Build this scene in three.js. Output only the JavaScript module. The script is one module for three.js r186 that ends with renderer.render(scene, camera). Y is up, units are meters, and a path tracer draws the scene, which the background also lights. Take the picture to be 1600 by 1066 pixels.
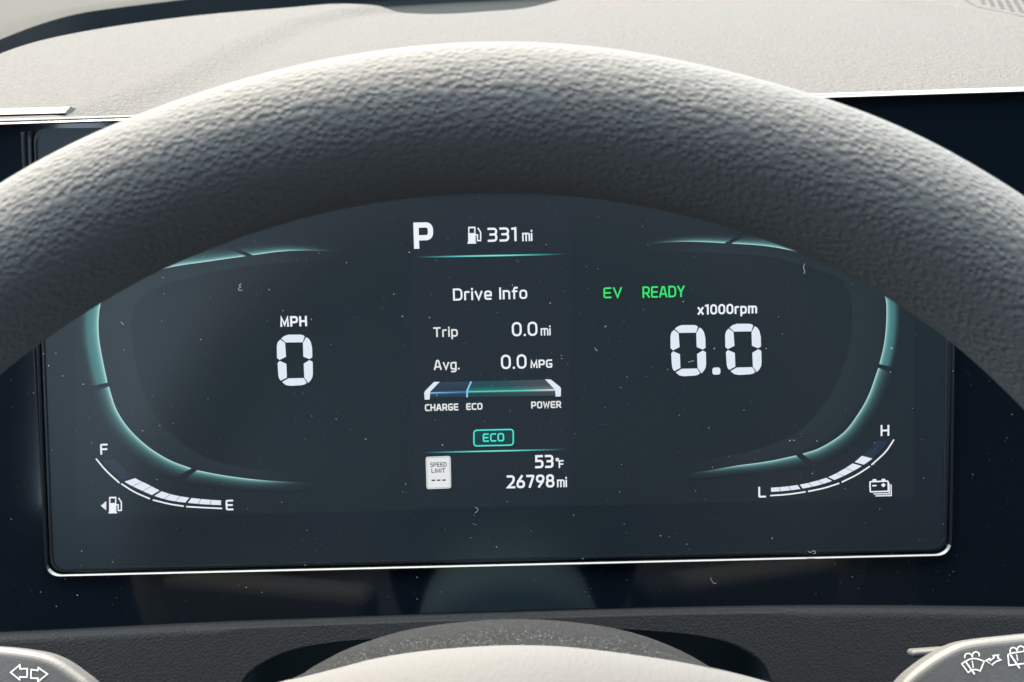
import * as THREE from 'three';
import { mergeGeometries, mergeVertices } from 'three/addons/utils/BufferGeometryUtils.js';
import { RoundedBoxGeometry } from 'three/addons/geometries/RoundedBoxGeometry.js';

// ---------------------------------------------------------------- camera
const scene = new THREE.Scene(), SUN = V0(-0.27, 0.80, -0.53);
function V0(...a) { const l = Math.hypot(...a); return a.map((x) => x / l); }
const W = 1600, H = 1066, FPX = 1989;                      // the lens in units of the photograph's pixels
const camera = new THREE.PerspectiveCamera(2 * Math.atan(H / 2 / FPX) * 180 / Math.PI, W / H, 0.02, 60);
camera.position.set(0, 1.2, 0);
camera.rotation.order = 'YXZ';
camera.rotation.set(THREE.MathUtils.degToRad(-20), 0, THREE.MathUtils.degToRad(-1.43));
camera.focus = 0.41; camera.userData.fStop = 30;
camera.updateMatrixWorld(true);
scene.add(camera);

// ---------------------------------------------------------------- light: overcast sky through the car's windows
const EXPOSURE = 3.6;
const sky = (() => {
  const w = 256, h = 128, d = new Float32Array(w * h * 4);
  for (let j = 0; j < h; j++) for (let i = 0; i < w; i++) {
    const el = ((j + 0.5) / h - 0.5) * Math.PI, az = ((i + 0.5) / w - 0.5) * 2 * Math.PI;
    const x = Math.cos(az) * Math.cos(el), y = Math.sin(el), z = Math.sin(az) * Math.cos(el);
    const toSun = x * SUN[0] + y * SUN[1] + z * SUN[2];
    const up = Math.max(0, y), thin = Math.pow(Math.max(0, toSun * 0.5 + 0.5), 3);
    const L = y < 0 ? 0.25 : (0.9 + 1.3 * up) * (0.72 + 1.1 * thin);
    const o = (j * w + i) * 4;
    d[o] = L * (0.72 + 0.30 * thin); d[o + 1] = L * (0.92 + 0.07 * thin); d[o + 2] = L * (1.12 - 0.22 * thin); d[o + 3] = 1;
    if (y < 0) { d[o] = L * 0.8; d[o + 1] = L * 0.82; d[o + 2] = L * 0.85; }
  }
  const t = new THREE.DataTexture(d, w, h, THREE.RGBAFormat, THREE.FloatType);
  t.mapping = THREE.EquirectangularReflectionMapping; t.magFilter = THREE.LinearFilter; t.needsUpdate = true;
  return t;
})();
scene.background = sky; scene.environment = sky;
const sun = new THREE.DirectionalLight(0xffe6c4, 4.2);
sun.position.set(SUN[0] * 6, 1.2 + SUN[1] * 6, SUN[2] * 6); sun.target.position.set(0, 1.1, -0.4);
sun.castShadow = true; sun.shadow.radius = 17; sun.shadow.mapSize.set(2048, 2048);
Object.assign(sun.shadow.camera, { left: -2, right: 2, top: 2, bottom: -2, near: 0.5, far: 14 });
scene.add(sun, sun.target);
const renderer = new THREE.WebGLRenderer({ antialias: true });
renderer.toneMapping = THREE.LinearToneMapping; renderer.toneMappingExposure = EXPOSURE;
renderer.shadowMap.enabled = true;

// ---------------------------------------------------------------- helpers
const V = (x, y, z) => new THREE.Vector3(x, y, z);
let seed = 7; const rnd = () => { seed = (seed * 1664525 + 1013904223) >>> 0; return seed / 4294967296; };
const ray = (px, py) => V((px - W / 2) / FPX, (H / 2 - py) / FPX, -1).applyQuaternion(camera.quaternion);
const camPoint = (x, y, z) => V(x, y, z).applyQuaternion(camera.quaternion).add(camera.position);
function thing(name, label, category, pos, quat, extra = {}) {
  const g = new THREE.Group(); g.name = name; if (pos) g.position.copy(pos); if (quat) g.quaternion.copy(quat);
  g.userData = { label, category, ...extra }; scene.add(g); g.updateMatrixWorld(true); return g;
}
function part(parent, name, geo, mat, label, kind) {
  const m = new THREE.Mesh(geo, mat); m.name = name; m.castShadow = m.receiveShadow = true;
  if (label) m.userData.label = label; if (kind) m.userData.kind = kind;
  parent.add(m); return m;
}
function structure(name, geo, mat, label) { const m = part(scene, name, geo, mat, label); m.userData.kind = 'structure'; return m; }
const lin = (r, g, b) => new THREE.Color().setRGB(r, g, b);
const srgb = (r, g, b, k = 1) => new THREE.Color().setRGB(r / 255, g / 255, b / 255, THREE.SRGBColorSpace).multiplyScalar(k);
function spline(pts, n, closed = false) {
  const c = new THREE.CatmullRomCurve3(pts.map((p) => V(p[0], p[1], p[2] ?? 0)), closed, 'centripetal');
  return c.getSpacedPoints(n).map((p) => [p.x, p.y, p.z]);
}
function gridGeo(rows, uvOf, face = null) {                 // rows[i][j] = [x, y, z]; face: the side it shows, as a direction, or 'flip'
  const n = rows.length, m = rows[0].length, pos = [], uv = [], idx = [];
  for (let i = 0; i < n; i++) for (let j = 0; j < m; j++) { pos.push(...rows[i][j]); uv.push(...(uvOf ? uvOf(i, j, rows[i][j]) : [j / (m - 1), i / (n - 1)])); }
  for (let i = 0; i < n - 1; i++) for (let j = 0; j < m - 1; j++) { const a = i * m + j, b = a + 1, c = a + m, d = c + 1; idx.push(a, b, d, a, d, c); }
  const g = new THREE.BufferGeometry();
  g.setAttribute('position', new THREE.Float32BufferAttribute(pos, 3)); g.setAttribute('uv', new THREE.Float32BufferAttribute(uv, 2));
  g.setIndex(idx); g.computeVertexNormals();
  let turn = face === 'flip';
  if (Array.isArray(face)) { const q = g.attributes.normal; let sum = 0; for (let i = 0; i < q.count; i++) sum += q.getX(i) * face[0] + q.getY(i) * face[1] + q.getZ(i) * face[2]; turn = sum < 0; }
  if (turn) { for (let i = 0; i < idx.length; i += 3) [idx[i + 1], idx[i + 2]] = [idx[i + 2], idx[i + 1]]; g.setIndex(idx); g.computeVertexNormals(); }
  return g;
}
const lerp = (a, b, t) => a + (b - a) * t;
const sstep = (a, b, x) => { const t = Math.min(1, Math.max(0, (x - a) / (b - a))); return t * t * (3 - 2 * t); };

// ---------------------------------------------------------------- computed textures
function field(n, f, color = false) {
  const d = new Uint8Array(n * n * 4);
  for (let j = 0; j < n; j++) for (let i = 0; i < n; i++) {
    const v = f(i / n, j / n), o = (j * n + i) * 4;
    for (let c = 0; c < 3; c++) d[o + c] = Math.max(0, Math.min(255, (Array.isArray(v) ? v[c] : v) * 255));
    d[o + 3] = 255;
  }
  const t = new THREE.DataTexture(d, n, n); t.wrapS = t.wrapT = THREE.RepeatWrapping; t.magFilter = THREE.LinearFilter;
  if (color) t.colorSpace = THREE.SRGBColorSpace; t.needsUpdate = true; return t;
}
function cells(n) {                                         // periodic jittered points
  const p = []; for (let i = 0; i < n * n; i++) p.push([rnd(), rnd(), rnd()]);
  return (u, v) => {
    const x = u * n, y = v * n, ix = Math.floor(x), iy = Math.floor(y); let a = 9, b = 9, id = 0;
    for (let dy = -1; dy <= 1; dy++) for (let dx = -1; dx <= 1; dx++) {
      const cx = (ix + dx + n) % n, cy = (iy + dy + n) % n, q = p[cy * n + cx];
      const ddx = ix + dx + 0.1 + q[0] * 0.8 - x, ddy = iy + dy + 0.1 + q[1] * 0.8 - y, s = Math.hypot(ddx, ddy);
      if (s < a) { b = a; a = s; id = q[2]; } else if (s < b) b = s;
    }
    return [a, b, id];
  };
}
function valueNoise(n) {
  const p = new Float32Array(n * n).map(() => rnd());
  return (u, v) => {
    const x = u * n, y = v * n, ix = Math.floor(x), iy = Math.floor(y), fx = x - ix, fy = y - iy, sx = fx * fx * (3 - 2 * fx), sy = fy * fy * (3 - 2 * fy);
    const g = (i, j) => p[((j + n) % n) * n + ((i + n) % n)];
    return lerp(lerp(g(ix, iy), g(ix + 1, iy), sx), lerp(g(ix, iy + 1), g(ix + 1, iy + 1), sx), sy);
  };
}
const n12 = valueNoise(12), n40 = valueNoise(40), n90 = valueNoise(90), n200 = valueNoise(200), n7 = valueNoise(7);
const leatherFine = cells(60);
const leatherPits = (() => {                                // soft dimples of uneven depth and size in a smooth skin
  const n = 29, p = []; for (let i = 0; i < n * n; i++) p.push([rnd(), rnd(), rnd(), rnd()]);
  return (u, v) => {
    const x = u * n, y = v * n, ix = Math.floor(x), iy = Math.floor(y); let h = 0;
    for (let dy = -2; dy <= 2; dy++) for (let dx = -2; dx <= 2; dx++) {
      const q = p[((iy + dy + n) % n) * n + (ix + dx + n) % n], ex = ix + dx + q[0] - x, ey = iy + dy + q[1] - y, r = 0.34 + 0.24 * q[3];
      h = Math.max(h, (0.35 + 0.65 * q[2]) * Math.exp(-Math.pow((ex * ex * 0.75 + ey * ey * 1.3) / (r * r), 1.35)));
    }
    return h;
  };
})();
const leatherTex = field(1024, (u, v) => {
  const [c, d] = leatherFine(u, v), amt = 0.65 + 0.5 * n7(u, v);
  return 0.88 - 0.62 * amt * leatherPits(u, v) + 0.05 * Math.exp(-Math.pow((d - c) / 0.25, 2)) + 0.16 * (n40(u, v) - 0.5) + 0.10 * (n12(u, v) - 0.5);
});
const grainTex = field(1024, (u, v) => 0.5 + 0.5 * (n200(u, v) - 0.5) + 0.45 * (n90(u, v) - 0.5) + 0.2 * (n40(u, v) - 0.5));
const bandCells = cells(64);
const bandTex = field(1024, (u, v) => { const [a, b, id] = bandCells(u, v); return 0.25 + 0.5 * id * sstep(0, 0.4, b - a) + 0.25 * n200(u, v); });
const bandSpeck = cells(60), bandColour = field(1024, (u, v) => { const [a, b, id] = bandSpeck(u, v), k = 0.10 + 0.08 * n200(u, v) + (id > 0.75 ? (id - 0.75) * 1.9 * sstep(0.45, 0.1, a) : 0); return [k * 0.94, k * 1.03, k * 1.13]; }, true);
const rep = (t, metres) => { const c = t.clone(); c.repeat.set(1 / metres, 1 / metres); c.needsUpdate = true; return c; };   // uv are in metres

// ---------------------------------------------------------------- materials
const M = {
  rim: new THREE.MeshPhysicalMaterial({ color: lin(0.084, 0.090, 0.095), specularIntensity: 0.45, roughness: 0.8, bumpMap: rep(leatherTex, 0.040), bumpScale: 0.00042, sheen: 0.0, sheenColor: lin(0.5, 0.5, 0.48), sheenRoughness: 0.6 }),
  hubBand: new THREE.MeshPhysicalMaterial({ map: rep(bandColour, 0.05), specularIntensity: 0.4, roughness: 0.5, bumpMap: rep(bandTex, 0.05), bumpScale: 0.0016 }),
  hubPad: new THREE.MeshPhysicalMaterial({ color: lin(0.090, 0.096, 0.104), specularIntensity: 0.35, roughness: 0.7, bumpMap: rep(grainTex, 0.07), bumpScale: 0.00008 }),
  dash: new THREE.MeshPhysicalMaterial({ color: lin(0.0505, 0.0515, 0.052), specularIntensity: 0.3, roughness: 0.9, bumpMap: rep(grainTex, 0.12), bumpScale: 0.0011 }),
  lip: new THREE.MeshStandardMaterial({ color: lin(0.066, 0.068, 0.069), roughness: 0.4 }),
  trough: new THREE.MeshPhysicalMaterial({ color: lin(0.008, 0.011, 0.013), roughness: 0.95, specularIntensity: 0.1 }),
  cowl: new THREE.MeshPhysicalMaterial({ color: lin(0.036, 0.037, 0.036), roughness: 0.95, specularIntensity: 0.1 }),
  gloss: new THREE.MeshPhysicalMaterial({ color: lin(0.0025, 0.0052, 0.0085), roughness: 0.07, clearcoat: 0.4, clearcoatRoughness: 0.03 }),
  bead: new THREE.MeshPhysicalMaterial({ color: lin(0.006, 0.008, 0.010), roughness: 0.10, ior: 1.8 }),
  beadDark: new THREE.MeshStandardMaterial({ color: lin(0.006, 0.008, 0.010), roughness: 0.25 }),
  glass: new THREE.MeshPhysicalMaterial({ color: lin(0.0105, 0.0160, 0.0208), roughness: 0.26 }),
  lower: new THREE.MeshPhysicalMaterial({ specularIntensity: 0.4, color: lin(0.012, 0.0125, 0.0135), roughness: 0.62, bumpMap: rep(grainTex, 0.05), bumpScale: 0.00022 }),
  column: new THREE.MeshPhysicalMaterial({ color: lin(0.038, 0.070, 0.092), roughness: 0.8, specularIntensity: 0.5 }),
  stalk: new THREE.MeshStandardMaterial({ color: lin(0.066, 0.069, 0.072), roughness: 0.5, bumpMap: rep(grainTex, 0.06), bumpScale: 0.00004 }),
  print: new THREE.MeshStandardMaterial({ color: lin(0.85, 0.85, 0.83), roughness: 0.5 }),
  dark: new THREE.MeshStandardMaterial({ color: lin(0.033, 0.037, 0.043), roughness: 0.8 }),
  dust: new THREE.MeshStandardMaterial({ color: lin(0.40, 0.39, 0.36), roughness: 0.9 }),
  shell: new THREE.MeshStandardMaterial({ color: lin(0.046, 0.062, 0.080), roughness: 0.9 }),
  bench: new THREE.MeshStandardMaterial({ color: lin(0.15, 0.14, 0.135), roughness: 0.9 }),
  roof: new THREE.MeshStandardMaterial({ color: lin(0.070, 0.083, 0.098), roughness: 0.95 }),
};
// a lit patch of the display: black gloss that also gives off light
const emitCache = new Map();
function emit(color, map) {
  const m = new THREE.MeshStandardMaterial({ color: lin(0.0105, 0.0160, 0.0208), roughness: 0.26, emissive: color, emissiveIntensity: 1 / EXPOSURE });
  if (map) m.emissiveMap = map; return m;
}
const E_ = {
  white: emit(srgb(236, 240, 246)), digit: emit(srgb(222, 230, 242)), soft: emit(srgb(226, 228, 228)), green: emit(srgb(52, 226, 108)), teal: emit(srgb(70, 226, 206)),
  tealDark: emit(srgb(4, 48, 48)), navy: emit(srgb(26, 34, 52)), black: emit(srgb(16, 22, 26)), ink: emit(srgb(40, 44, 50)), lcd: emit(srgb(10, 13, 14)), column: emit(srgb(16, 18, 22)), cut: emit(srgb(18, 25, 29)),
};
function gradient(w, h, f) {                                // emissive ramp; f(u, v) -> sRGB 0..255
  const d = new Uint8Array(w * h * 4);
  for (let j = 0; j < h; j++) for (let i = 0; i < w; i++) { const c = f((i + 0.5) / w, (j + 0.5) / h), o = (j * w + i) * 4; for (let k = 0; k < 3; k++) d[o + k] = Math.max(0, Math.min(255, c[k])); d[o + 3] = 255; }
  const t = new THREE.DataTexture(d, w, h); t.magFilter = THREE.LinearFilter; t.colorSpace = THREE.SRGBColorSpace; t.wrapS = t.wrapT = THREE.ClampToEdgeWrapping; t.needsUpdate = true; return t;
}

// ---------------------------------------------------------------- the display's own frame: x along it, y up it, z out of the glass
const DQ = new THREE.Quaternion().setFromEuler(new THREE.Euler(THREE.MathUtils.degToRad(-15.5), 0, 0));
const DN = V(0, 0, 1).applyQuaternion(DQ), DO = ray(772, 600).multiplyScalar(0.447).add(camera.position);
const DI = DQ.clone().invert();
function d2(px, py, z = 0) {                                // a point of the photograph measured on the plane z of the display
  const o = DO.clone().addScaledVector(DN, z), r = ray(px, py), t = o.clone().sub(camera.position).dot(DN) / r.dot(DN);
  const p = camera.position.clone().addScaledVector(r, t).sub(DO).applyQuaternion(DI); return [p.x, p.y];
}
const dp = (px, py, z) => { const [x, y] = d2(px, py, z); return [x, y, z]; };

function flat(points, z) {                                  // filled outline given in display metres
  const s = new THREE.Shape(points.map((p) => new THREE.Vector2(p[0], p[1]))), g = new THREE.ShapeGeometry(s); g.translate(0, 0, z); return g;
}
const flatPx = (pts, z) => flat(pts.map((p) => d2(p[0], p[1])), z);
function roundCorners(pts, closed) {                        // [x, y, r]
  const out = [], n = pts.length;
  for (let i = 0; i < n; i++) {
    const p = pts[i], r = p[2] || 0;
    if (!r || (!closed && (i === 0 || i === n - 1))) { out.push([p[0], p[1]]); continue; }
    const a = pts[(i + n - 1) % n], b = pts[(i + 1) % n];
    const da = Math.hypot(a[0] - p[0], a[1] - p[1]), db = Math.hypot(b[0] - p[0], b[1] - p[1]), ra = Math.min(r, da * 0.5), rb = Math.min(r, db * 0.5);
    const A = [p[0] + (a[0] - p[0]) / da * ra, p[1] + (a[1] - p[1]) / da * ra], B = [p[0] + (b[0] - p[0]) / db * rb, p[1] + (b[1] - p[1]) / db * rb];
    for (let k = 0; k <= 6; k++) {
      const t = k / 6, w = 1 - t, c = 0.62; // cubic corner
      const c1 = [lerp(A[0], p[0], c), lerp(A[1], p[1], c)], c2 = [lerp(B[0], p[0], c), lerp(B[1], p[1], c)];
      out.push([0, 1].map((q) => w * w * w * A[q] + 3 * w * w * t * c1[q] + 3 * w * t * t * c2[q] + t * t * t * B[q]));
    }
  }
  return out.filter((p, i) => i === 0 || Math.hypot(p[0] - out[i - 1][0], p[1] - out[i - 1][1]) > 1e-9);
}
function ribbon(pts, w, z, closed = false, extend = 0) {    // a flat stroke with mitred joints
  let P = pts.slice(); if (closed && Math.hypot(P[0][0] - P[P.length - 1][0], P[0][1] - P[P.length - 1][1]) < 1e-9) P.pop();
  const n = P.length, pos = [], idx = [];
  const dir = (a, b) => { const l = Math.hypot(b[0] - a[0], b[1] - a[1]) || 1; return [(b[0] - a[0]) / l, (b[1] - a[1]) / l]; };
  for (let i = 0; i < n; i++) {
    const a = closed ? P[(i + n - 1) % n] : P[Math.max(0, i - 1)], b = closed ? P[(i + 1) % n] : P[Math.min(n - 1, i + 1)];
    let p = P[i], d1 = a === p ? dir(p, b) : dir(a, p), dd2 = b === p ? dir(a, p) : dir(p, b);
    let nx = -(d1[1] + dd2[1]), ny = d1[0] + dd2[0]; const l = Math.hypot(nx, ny) || 1; nx /= l; ny /= l;
    const k = Math.min(2.2, 1 / Math.max(0.35, nx * -d1[1] + ny * d1[0])) * w / 2;
    if (!closed && i === 0) p = [p[0] - dd2[0] * extend, p[1] - dd2[1] * extend];
    if (!closed && i === n - 1) p = [p[0] + d1[0] * extend, p[1] + d1[1] * extend];
    pos.push(p[0] + nx * k, p[1] + ny * k, z, p[0] - nx * k, p[1] - ny * k, z);
  }
  for (let i = 0; i < (closed ? n : n - 1); i++) { const a = 2 * i, b = 2 * ((i + 1) % n); idx.push(a, a + 1, b + 1, a, b + 1, b); }
  const g = new THREE.BufferGeometry(); g.setAttribute('position', new THREE.Float32BufferAttribute(pos, 3)); g.setIndex(idx);
  const nn = new Float32Array(pos.length); for (let i = 2; i < nn.length; i += 3) nn[i] = 1;
  g.setAttribute('normal', new THREE.BufferAttribute(nn, 3)); g.setAttribute('uv', new THREE.Float32BufferAttribute(new Float32Array(pos.length / 3 * 2), 2)); return g;
}
// ---------------------------------------------------------------- lettering: strokes on a unit cap height
const GL = {
  P: [0.72, ['0,0 0,1 .72,1,.24 .72,.4,.24 0,.4']], D: [0.76, ['0,0 0,1 .76,1,.34 .76,0,.34 z']], I: [0, ['0,0 0,1']], T: [0.72, ['0,1 .72,1', '.36,1 .36,0']],
  A: [0.8, ['0,0 .3,1,.06 .5,1,.06 .8,0', '.1,.28 .7,.28']], M: [0.84, ['0,0 .03,1 .42,.12 .81,1 .84,0']], G: [0.72, ['.72,1 0,1,.26 0,0,.26 .72,0,.1 .72,.46 .42,.46']],
  C: [0.68, ['.68,1 0,1,.26 0,0,.26 .68,0']], H: [0.72, ['0,0 0,1', '.72,0 .72,1', '0,.5 .72,.5']], R: [0.72, ['0,0 0,1 .7,1,.24 .7,.4,.24 0,.4', '.36,.4 .72,0']],
  E: [0.66, ['.66,1 0,1,.14 0,0,.14 .66,0', '0,.5 .6,.5']], O: [0.76, ['0,0,.28 0,1,.28 .76,1,.28 .76,0,.28 z']], W: [1.06, ['0,1 .25,0 .53,.85 .81,0 1.06,1']], V: [0.76, ['0,1 .38,0 .76,1']],
  Y: [0.72, ['0,1 .36,.44 .72,1', '.36,.44 .36,0']], F: [0.62, ['.62,1 0,1,.12 0,0', '0,.5 .56,.5']], L: [0.6, ['0,1 0,0,.06 .6,0']], S: [0.68, ['.68,1 0,1,.22 0,.52,.22 .68,.5,.22 .68,0,.22 0,0']],
  0: [0.66, ['0,0,.34 0,1,.34 .66,1,.34 .66,0,.34 z']], 1: [0.3, ['0,.96 .26,1 .26,0']], 2: [0.64, ['0,1 .62,1,.26 .62,.56,.22 0,0 .66,0']], 3: [0.64, ['0,1 .64,1,.24 .64,.52,.24 .16,.52', '.3,.52 .64,.52,.24 .64,0,.24 0,0']],
  5: [0.64, ['.6,1 .04,1 .04,.56 .64,.58,.26 .64,0,.26 0,0']], 6: [0.66, ['.46,1 0,.42,.2 0,0,.26 .66,0,.26 .66,.54,.26 .08,.54']], 7: [0.64, ['0,1 .64,1,.05 .24,0']],
  8: [0.66, ['.04,.52,.22 .04,1,.22 .62,1,.22 .62,.52,.22 z', '0,0,.24 0,.52,.24 .66,.52,.24 .66,0,.24 z']], 9: [0.66, ['.2,0 .66,.58,.2 .66,1,.26 0,1,.26 0,.46,.26 .58,.46']],
  m: [0.94, ['0,0 0,.72', '0,.72 .94,.72,.2 .94,0', '.47,.72 .47,0']], i: [0, ['0,0 0,.7', '0,.96 0,1.02']], r: [0.36, ['0,0 0,.72,.1 .36,.72']], v: [0.6, ['0,.72 .3,0 .6,.72']],
  e: [0.58, ['.54,0 0,0,.22 0,.72,.22 .58,.72,.22 .58,.34 0,.34']], n: [0.56, ['0,0 0,.72 .56,.72,.22 .56,0']], f: [0.4, ['.42,1.02 .14,1.02,.16 .14,0', '0,.68 .38,.68']], o: [0.6, ['0,0,.24 0,.72,.24 .6,.72,.24 .6,0,.24 z']],
  p: [0.6, ['0,-.3 0,.72 .6,.72,.24 .6,0,.24 0,0']], g: [0.6, ['.6,0 0,0,.24 0,.72,.24 .6,.72 .6,-.3,.22 .06,-.3']], x: [0.56, ['0,0 .56,.72', '0,.72 .56,0']], '.': [0, ['0,0 0,.02']], '-': [0.5, ['0,.5 .5,.5']], ' ': [0.22, []],
};
function text(str, x0, x1, yTop, yBase, weight, z = 0.00017) {   // photograph pixels: left, right, cap top, baseline
  const mid = (x0 + x1) / 2, [lx] = d2(x0, yBase), [rx] = d2(x1, yBase), [, by] = d2(mid, yBase), [, ty] = d2(mid, yTop), px = (rx - lx) / (x1 - x0), sw = weight * px;
  const cap = ty - by - sw, gap = sw / cap + 0.17; let total = 0;
  for (const ch of str) total += GL[ch][0] + gap; total -= gap;
  const sx = (rx - lx - sw) / (total * cap) * cap, out = []; let x = lx + sw / 2;
  for (const ch of str) {
    const [w, strokes] = GL[ch];
    for (const s of strokes) {
      const closed = s.endsWith('z'), pts = s.replace(' z', '').split(' ').map((q) => q.split(',').map(Number));
      const place = roundCorners(pts, closed).map((p) => [x + p[0] * sx, by + sw / 2 + p[1] * cap]);
      out.push(ribbon(place, sw, z, closed, closed ? 0 : sw / 2 * 0.9));
    }
    x += (w + gap) * sx;
  }
  return mergeGeometries(out);
}
const line = (pts, wpx, z, closed = false) => { const P = roundCorners(pts, closed).map((p) => d2(p[0], p[1])), s = 1 / 4450; return ribbon(P, wpx * s, z, closed); };

// ================================================================ cabin shell outside the frame: it keeps the sky to the windows
{
  const box = (x0, x1, y0, y1, z0, z1) => { const g = new THREE.BoxGeometry(x1 - x0, y1 - y0, z1 - z0); g.translate((x0 + x1) / 2, (y0 + y1) / 2, (z0 + z1) / 2); return g; };
  const Y = 1.2;
  structure('cabin_roof', box(-0.75, 1.15, Y + 0.66, Y + 0.70, -0.12, 2.7), M.roof, 'grey headliner of the car roof over the driver');
  structure('cabin_floor', box(-0.75, 1.15, Y - 1.0, Y - 0.96, -1.5, 2.7), M.dark, 'dark carpeted floor of the car');
  structure('cabin_rear_wall', box(-0.75, 1.15, Y - 0.96, Y + 0.66, 2.7, 2.74), M.bench, 'dark rear seats and tailgate of the car');
  structure('cabin_front_wall', box(-0.75, 1.15, Y - 0.96, Y - 0.13, -1.54, -1.5), M.dark, 'dark bulkhead under the dashboard');
  const side = (x0, x1, posts, sill) => mergeGeometries([box(x0, x1, Y - 0.96, Y - 0.10, -1.5, 2.7), box(x0, x1, Y + 0.63, Y + 0.66, -0.12, 2.7), ...posts.map(([a, b, y = -0.10]) => box(x0, x1, Y + y, Y + 0.63, a, b))]);
  structure('cabin_side_wall', side(-0.75, -0.70, [[0.30, 1.02], [1.75, 2.7]]), M.shell, 'dark driver side door and pillars of the car');
  structure('cabin_side_wall_001', side(1.10, 1.15, [[0.30, 0.50], [1.25, 2.7]]), M.shell, 'dark passenger side door and pillars of the car');
  const seat = thing('driver_seat', 'dark driver seat behind the camera facing the steering wheel', 'seat', V(0, 0.62, 0.62));
  const bk = new RoundedBoxGeometry(0.52, 0.66, 0.14, 4, 0.06); bk.rotateX(0.3); bk.translate(0, 0.3, 0.12); part(seat, 'backrest', bk, M.dark);
  const hr = new RoundedBoxGeometry(0.27, 0.18, 0.1, 4, 0.045); hr.translate(0, 0.74, 0.25); part(seat, 'head_restraint', hr, M.dark);
  const cu = new RoundedBoxGeometry(0.52, 0.16, 0.5, 4, 0.06); cu.translate(0, -0.02, -0.2); part(seat, 'seat_cushion', cu, M.dark);
}

// ================================================================ dashboard
const dashY = (() => { const [x, y] = d2(800, 172); return V(x, y + 0.001, 0).applyQuaternion(DQ).add(DO).y; })();
const onDash = (px, py, y = dashY) => { const r = ray(px, py), t = (y - camera.position.y) / r.y; return camera.position.clone().addScaledVector(r, t); };
{
  const dash = thing('dashboard', 'pale grey grained dashboard top behind the steering wheel and display', 'dashboard', V(0, dashY, -0.46));
  const o = dash.position;
  const F0 = [[-260, 190], [-120, 128], [0, 78], [60, 58], [160, 38], [300, 20], [450, 8], [530, 2.5], [600, 6], [680, 9.5], [760, 6], [830, 0], [1000, -38], [1300, -50], [1800, -62]]; const FS = spline(F0, 160).map((p) => onDash(p[0], p[1])).map((p) => [p.x, p.z]), F = FS;
  const crease = [[120, 178], [190, 150], [260, 122], [330, 92], [400, 58], [470, 28], [540, 12], [640, 2]].map((p) => onDash(p[0], p[1])).map((p) => [p.x, p.z]);
  const crease2 = [[1400, -6], [1490, 8], [1545, 18], [1600, 36], [1700, 60]].map((p) => onDash(p[0], p[1])).map((p) => [p.x, p.z]);
  const side = (x, z, L) => { let best = 9, s = 0; for (let i = 1; i < L.length; i++) { const [ax, az] = L[i - 1], [bx, bz] = L[i], dx = bx - ax, dz = bz - az, t = Math.max(0, Math.min(1, ((x - ax) * dx + (z - az) * dz) / (dx * dx + dz * dz))), ex = x - ax - dx * t, ez = z - az - dz * t, q = Math.hypot(ex, ez); if (q < best) { best = q; s = Math.sign(dx * ez - dz * ex) * q; } } return s; };
  const lipA = V(...dp(0, 181, -0.012)).applyQuaternion(DQ).add(DO), lipB = V(...dp(1600, 129.5, -0.012)).applyQuaternion(DQ).add(DO);
  const base = (x) => lerp(lipA.y, lipB.y, (x - lipA.x) / (lipB.x - lipA.x)) - dashY - 0.0012;
  const hgt = (x, z) => base(x) + -0.004 * sstep(-0.012, 0.012, side(x, z, crease)) + 0.0025 * Math.exp(-Math.pow(side(x, z, crease2) / 0.012, 2));
  const F2 = spline([[-260, 165], [-120, 98], [0, 50], [60, 28], [120, 12], [190, 2], [260, -6], [400, -22], [600, -36], [900, -48], [1300, -62], [1800, -76]], 160).map((p) => onDash(p[0], p[1], dashY - 0.003)).map((p) => [p.x, p.z]);
  const rows = [], N = 150, K = 160, zn = lipA.z + 0.002, NX = F.map((p, k) => lerp(F[0][0] - 0.01, 1.06, k / K));
  const out = F.map((p, k) => { const a = F[Math.max(0, k - 1)], b = F[Math.min(K, k + 1)], l = Math.hypot(b[0] - a[0], b[1] - a[1]); return [(b[1] - a[1]) / l, -(b[0] - a[0]) / l]; });   // away from the pad
  for (let i = 0; i <= N + 6; i++) {
    const row = [], t = Math.min(1, i / N), e = Math.max(0, i - N) / 6, a = e * Math.PI / 2;
    for (let k = 0; k <= K; k++) {
      const x = lerp(NX[k], F[k][0], t) + out[k][0] * 0.012 * Math.sin(a), z = lerp(zn, F[k][1], t) + out[k][1] * 0.012 * Math.sin(a);
      row.push([x - o.x, hgt(x, z) - 0.012 * (1 - Math.cos(a)) - 0.02 * sstep(0.5, 1, e), z - o.z]);
    }
    rows.push(row);
  }
  part(dash, 'dash_pad', gridGeo(rows, (i, j, p) => [p[0], p[2]], [0, 1, 0]), M.dash);
  const t2 = [], c2 = [];
  for (let i = 0; i < 12; i++) {
    const row = [], crow = [];
    for (let k = 0; k <= K; k++) {
      const [fx, fz] = F[k], [gx, gz] = F2[k], f = Math.min(1, i / 7), up = Math.max(0, i - 7) / 4;
      row.push([lerp(fx, gx, f) + out[k][0] * 0.001 * up - o.x, base(fx) - 0.026 + 0.021 * up, lerp(fz, gz, f) + out[k][1] * 0.001 * up - o.z]);
      const far = i < 4 ? 0.0012 + 0.007 * i : 0.022 + 0.16 * (i - 3);
      crow.push([gx + out[k][0] * far - o.x, base(fx) - 0.0055 + 0.003 * Math.sin(Math.min(1, i / 3) * Math.PI / 2), gz + out[k][1] * far - o.z]);
    }
    t2.push(row); if (i < 8) c2.push(crow);
  }
  part(dash, 'defroster_slot', gridGeo(t2, null, [0, 1, 0]), M.trough, 'dark slot along the far edge of the dash pad');
  part(dash, 'far_trim', gridGeo(c2, null, [0, 1, 0]), M.cowl);
  // speaker grille in the far right corner
  const ga = onDash(1500, -14), gb = onDash(1530, 5), gc = onDash(1620, 24), gd = onDash(1700, -10);
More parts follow.
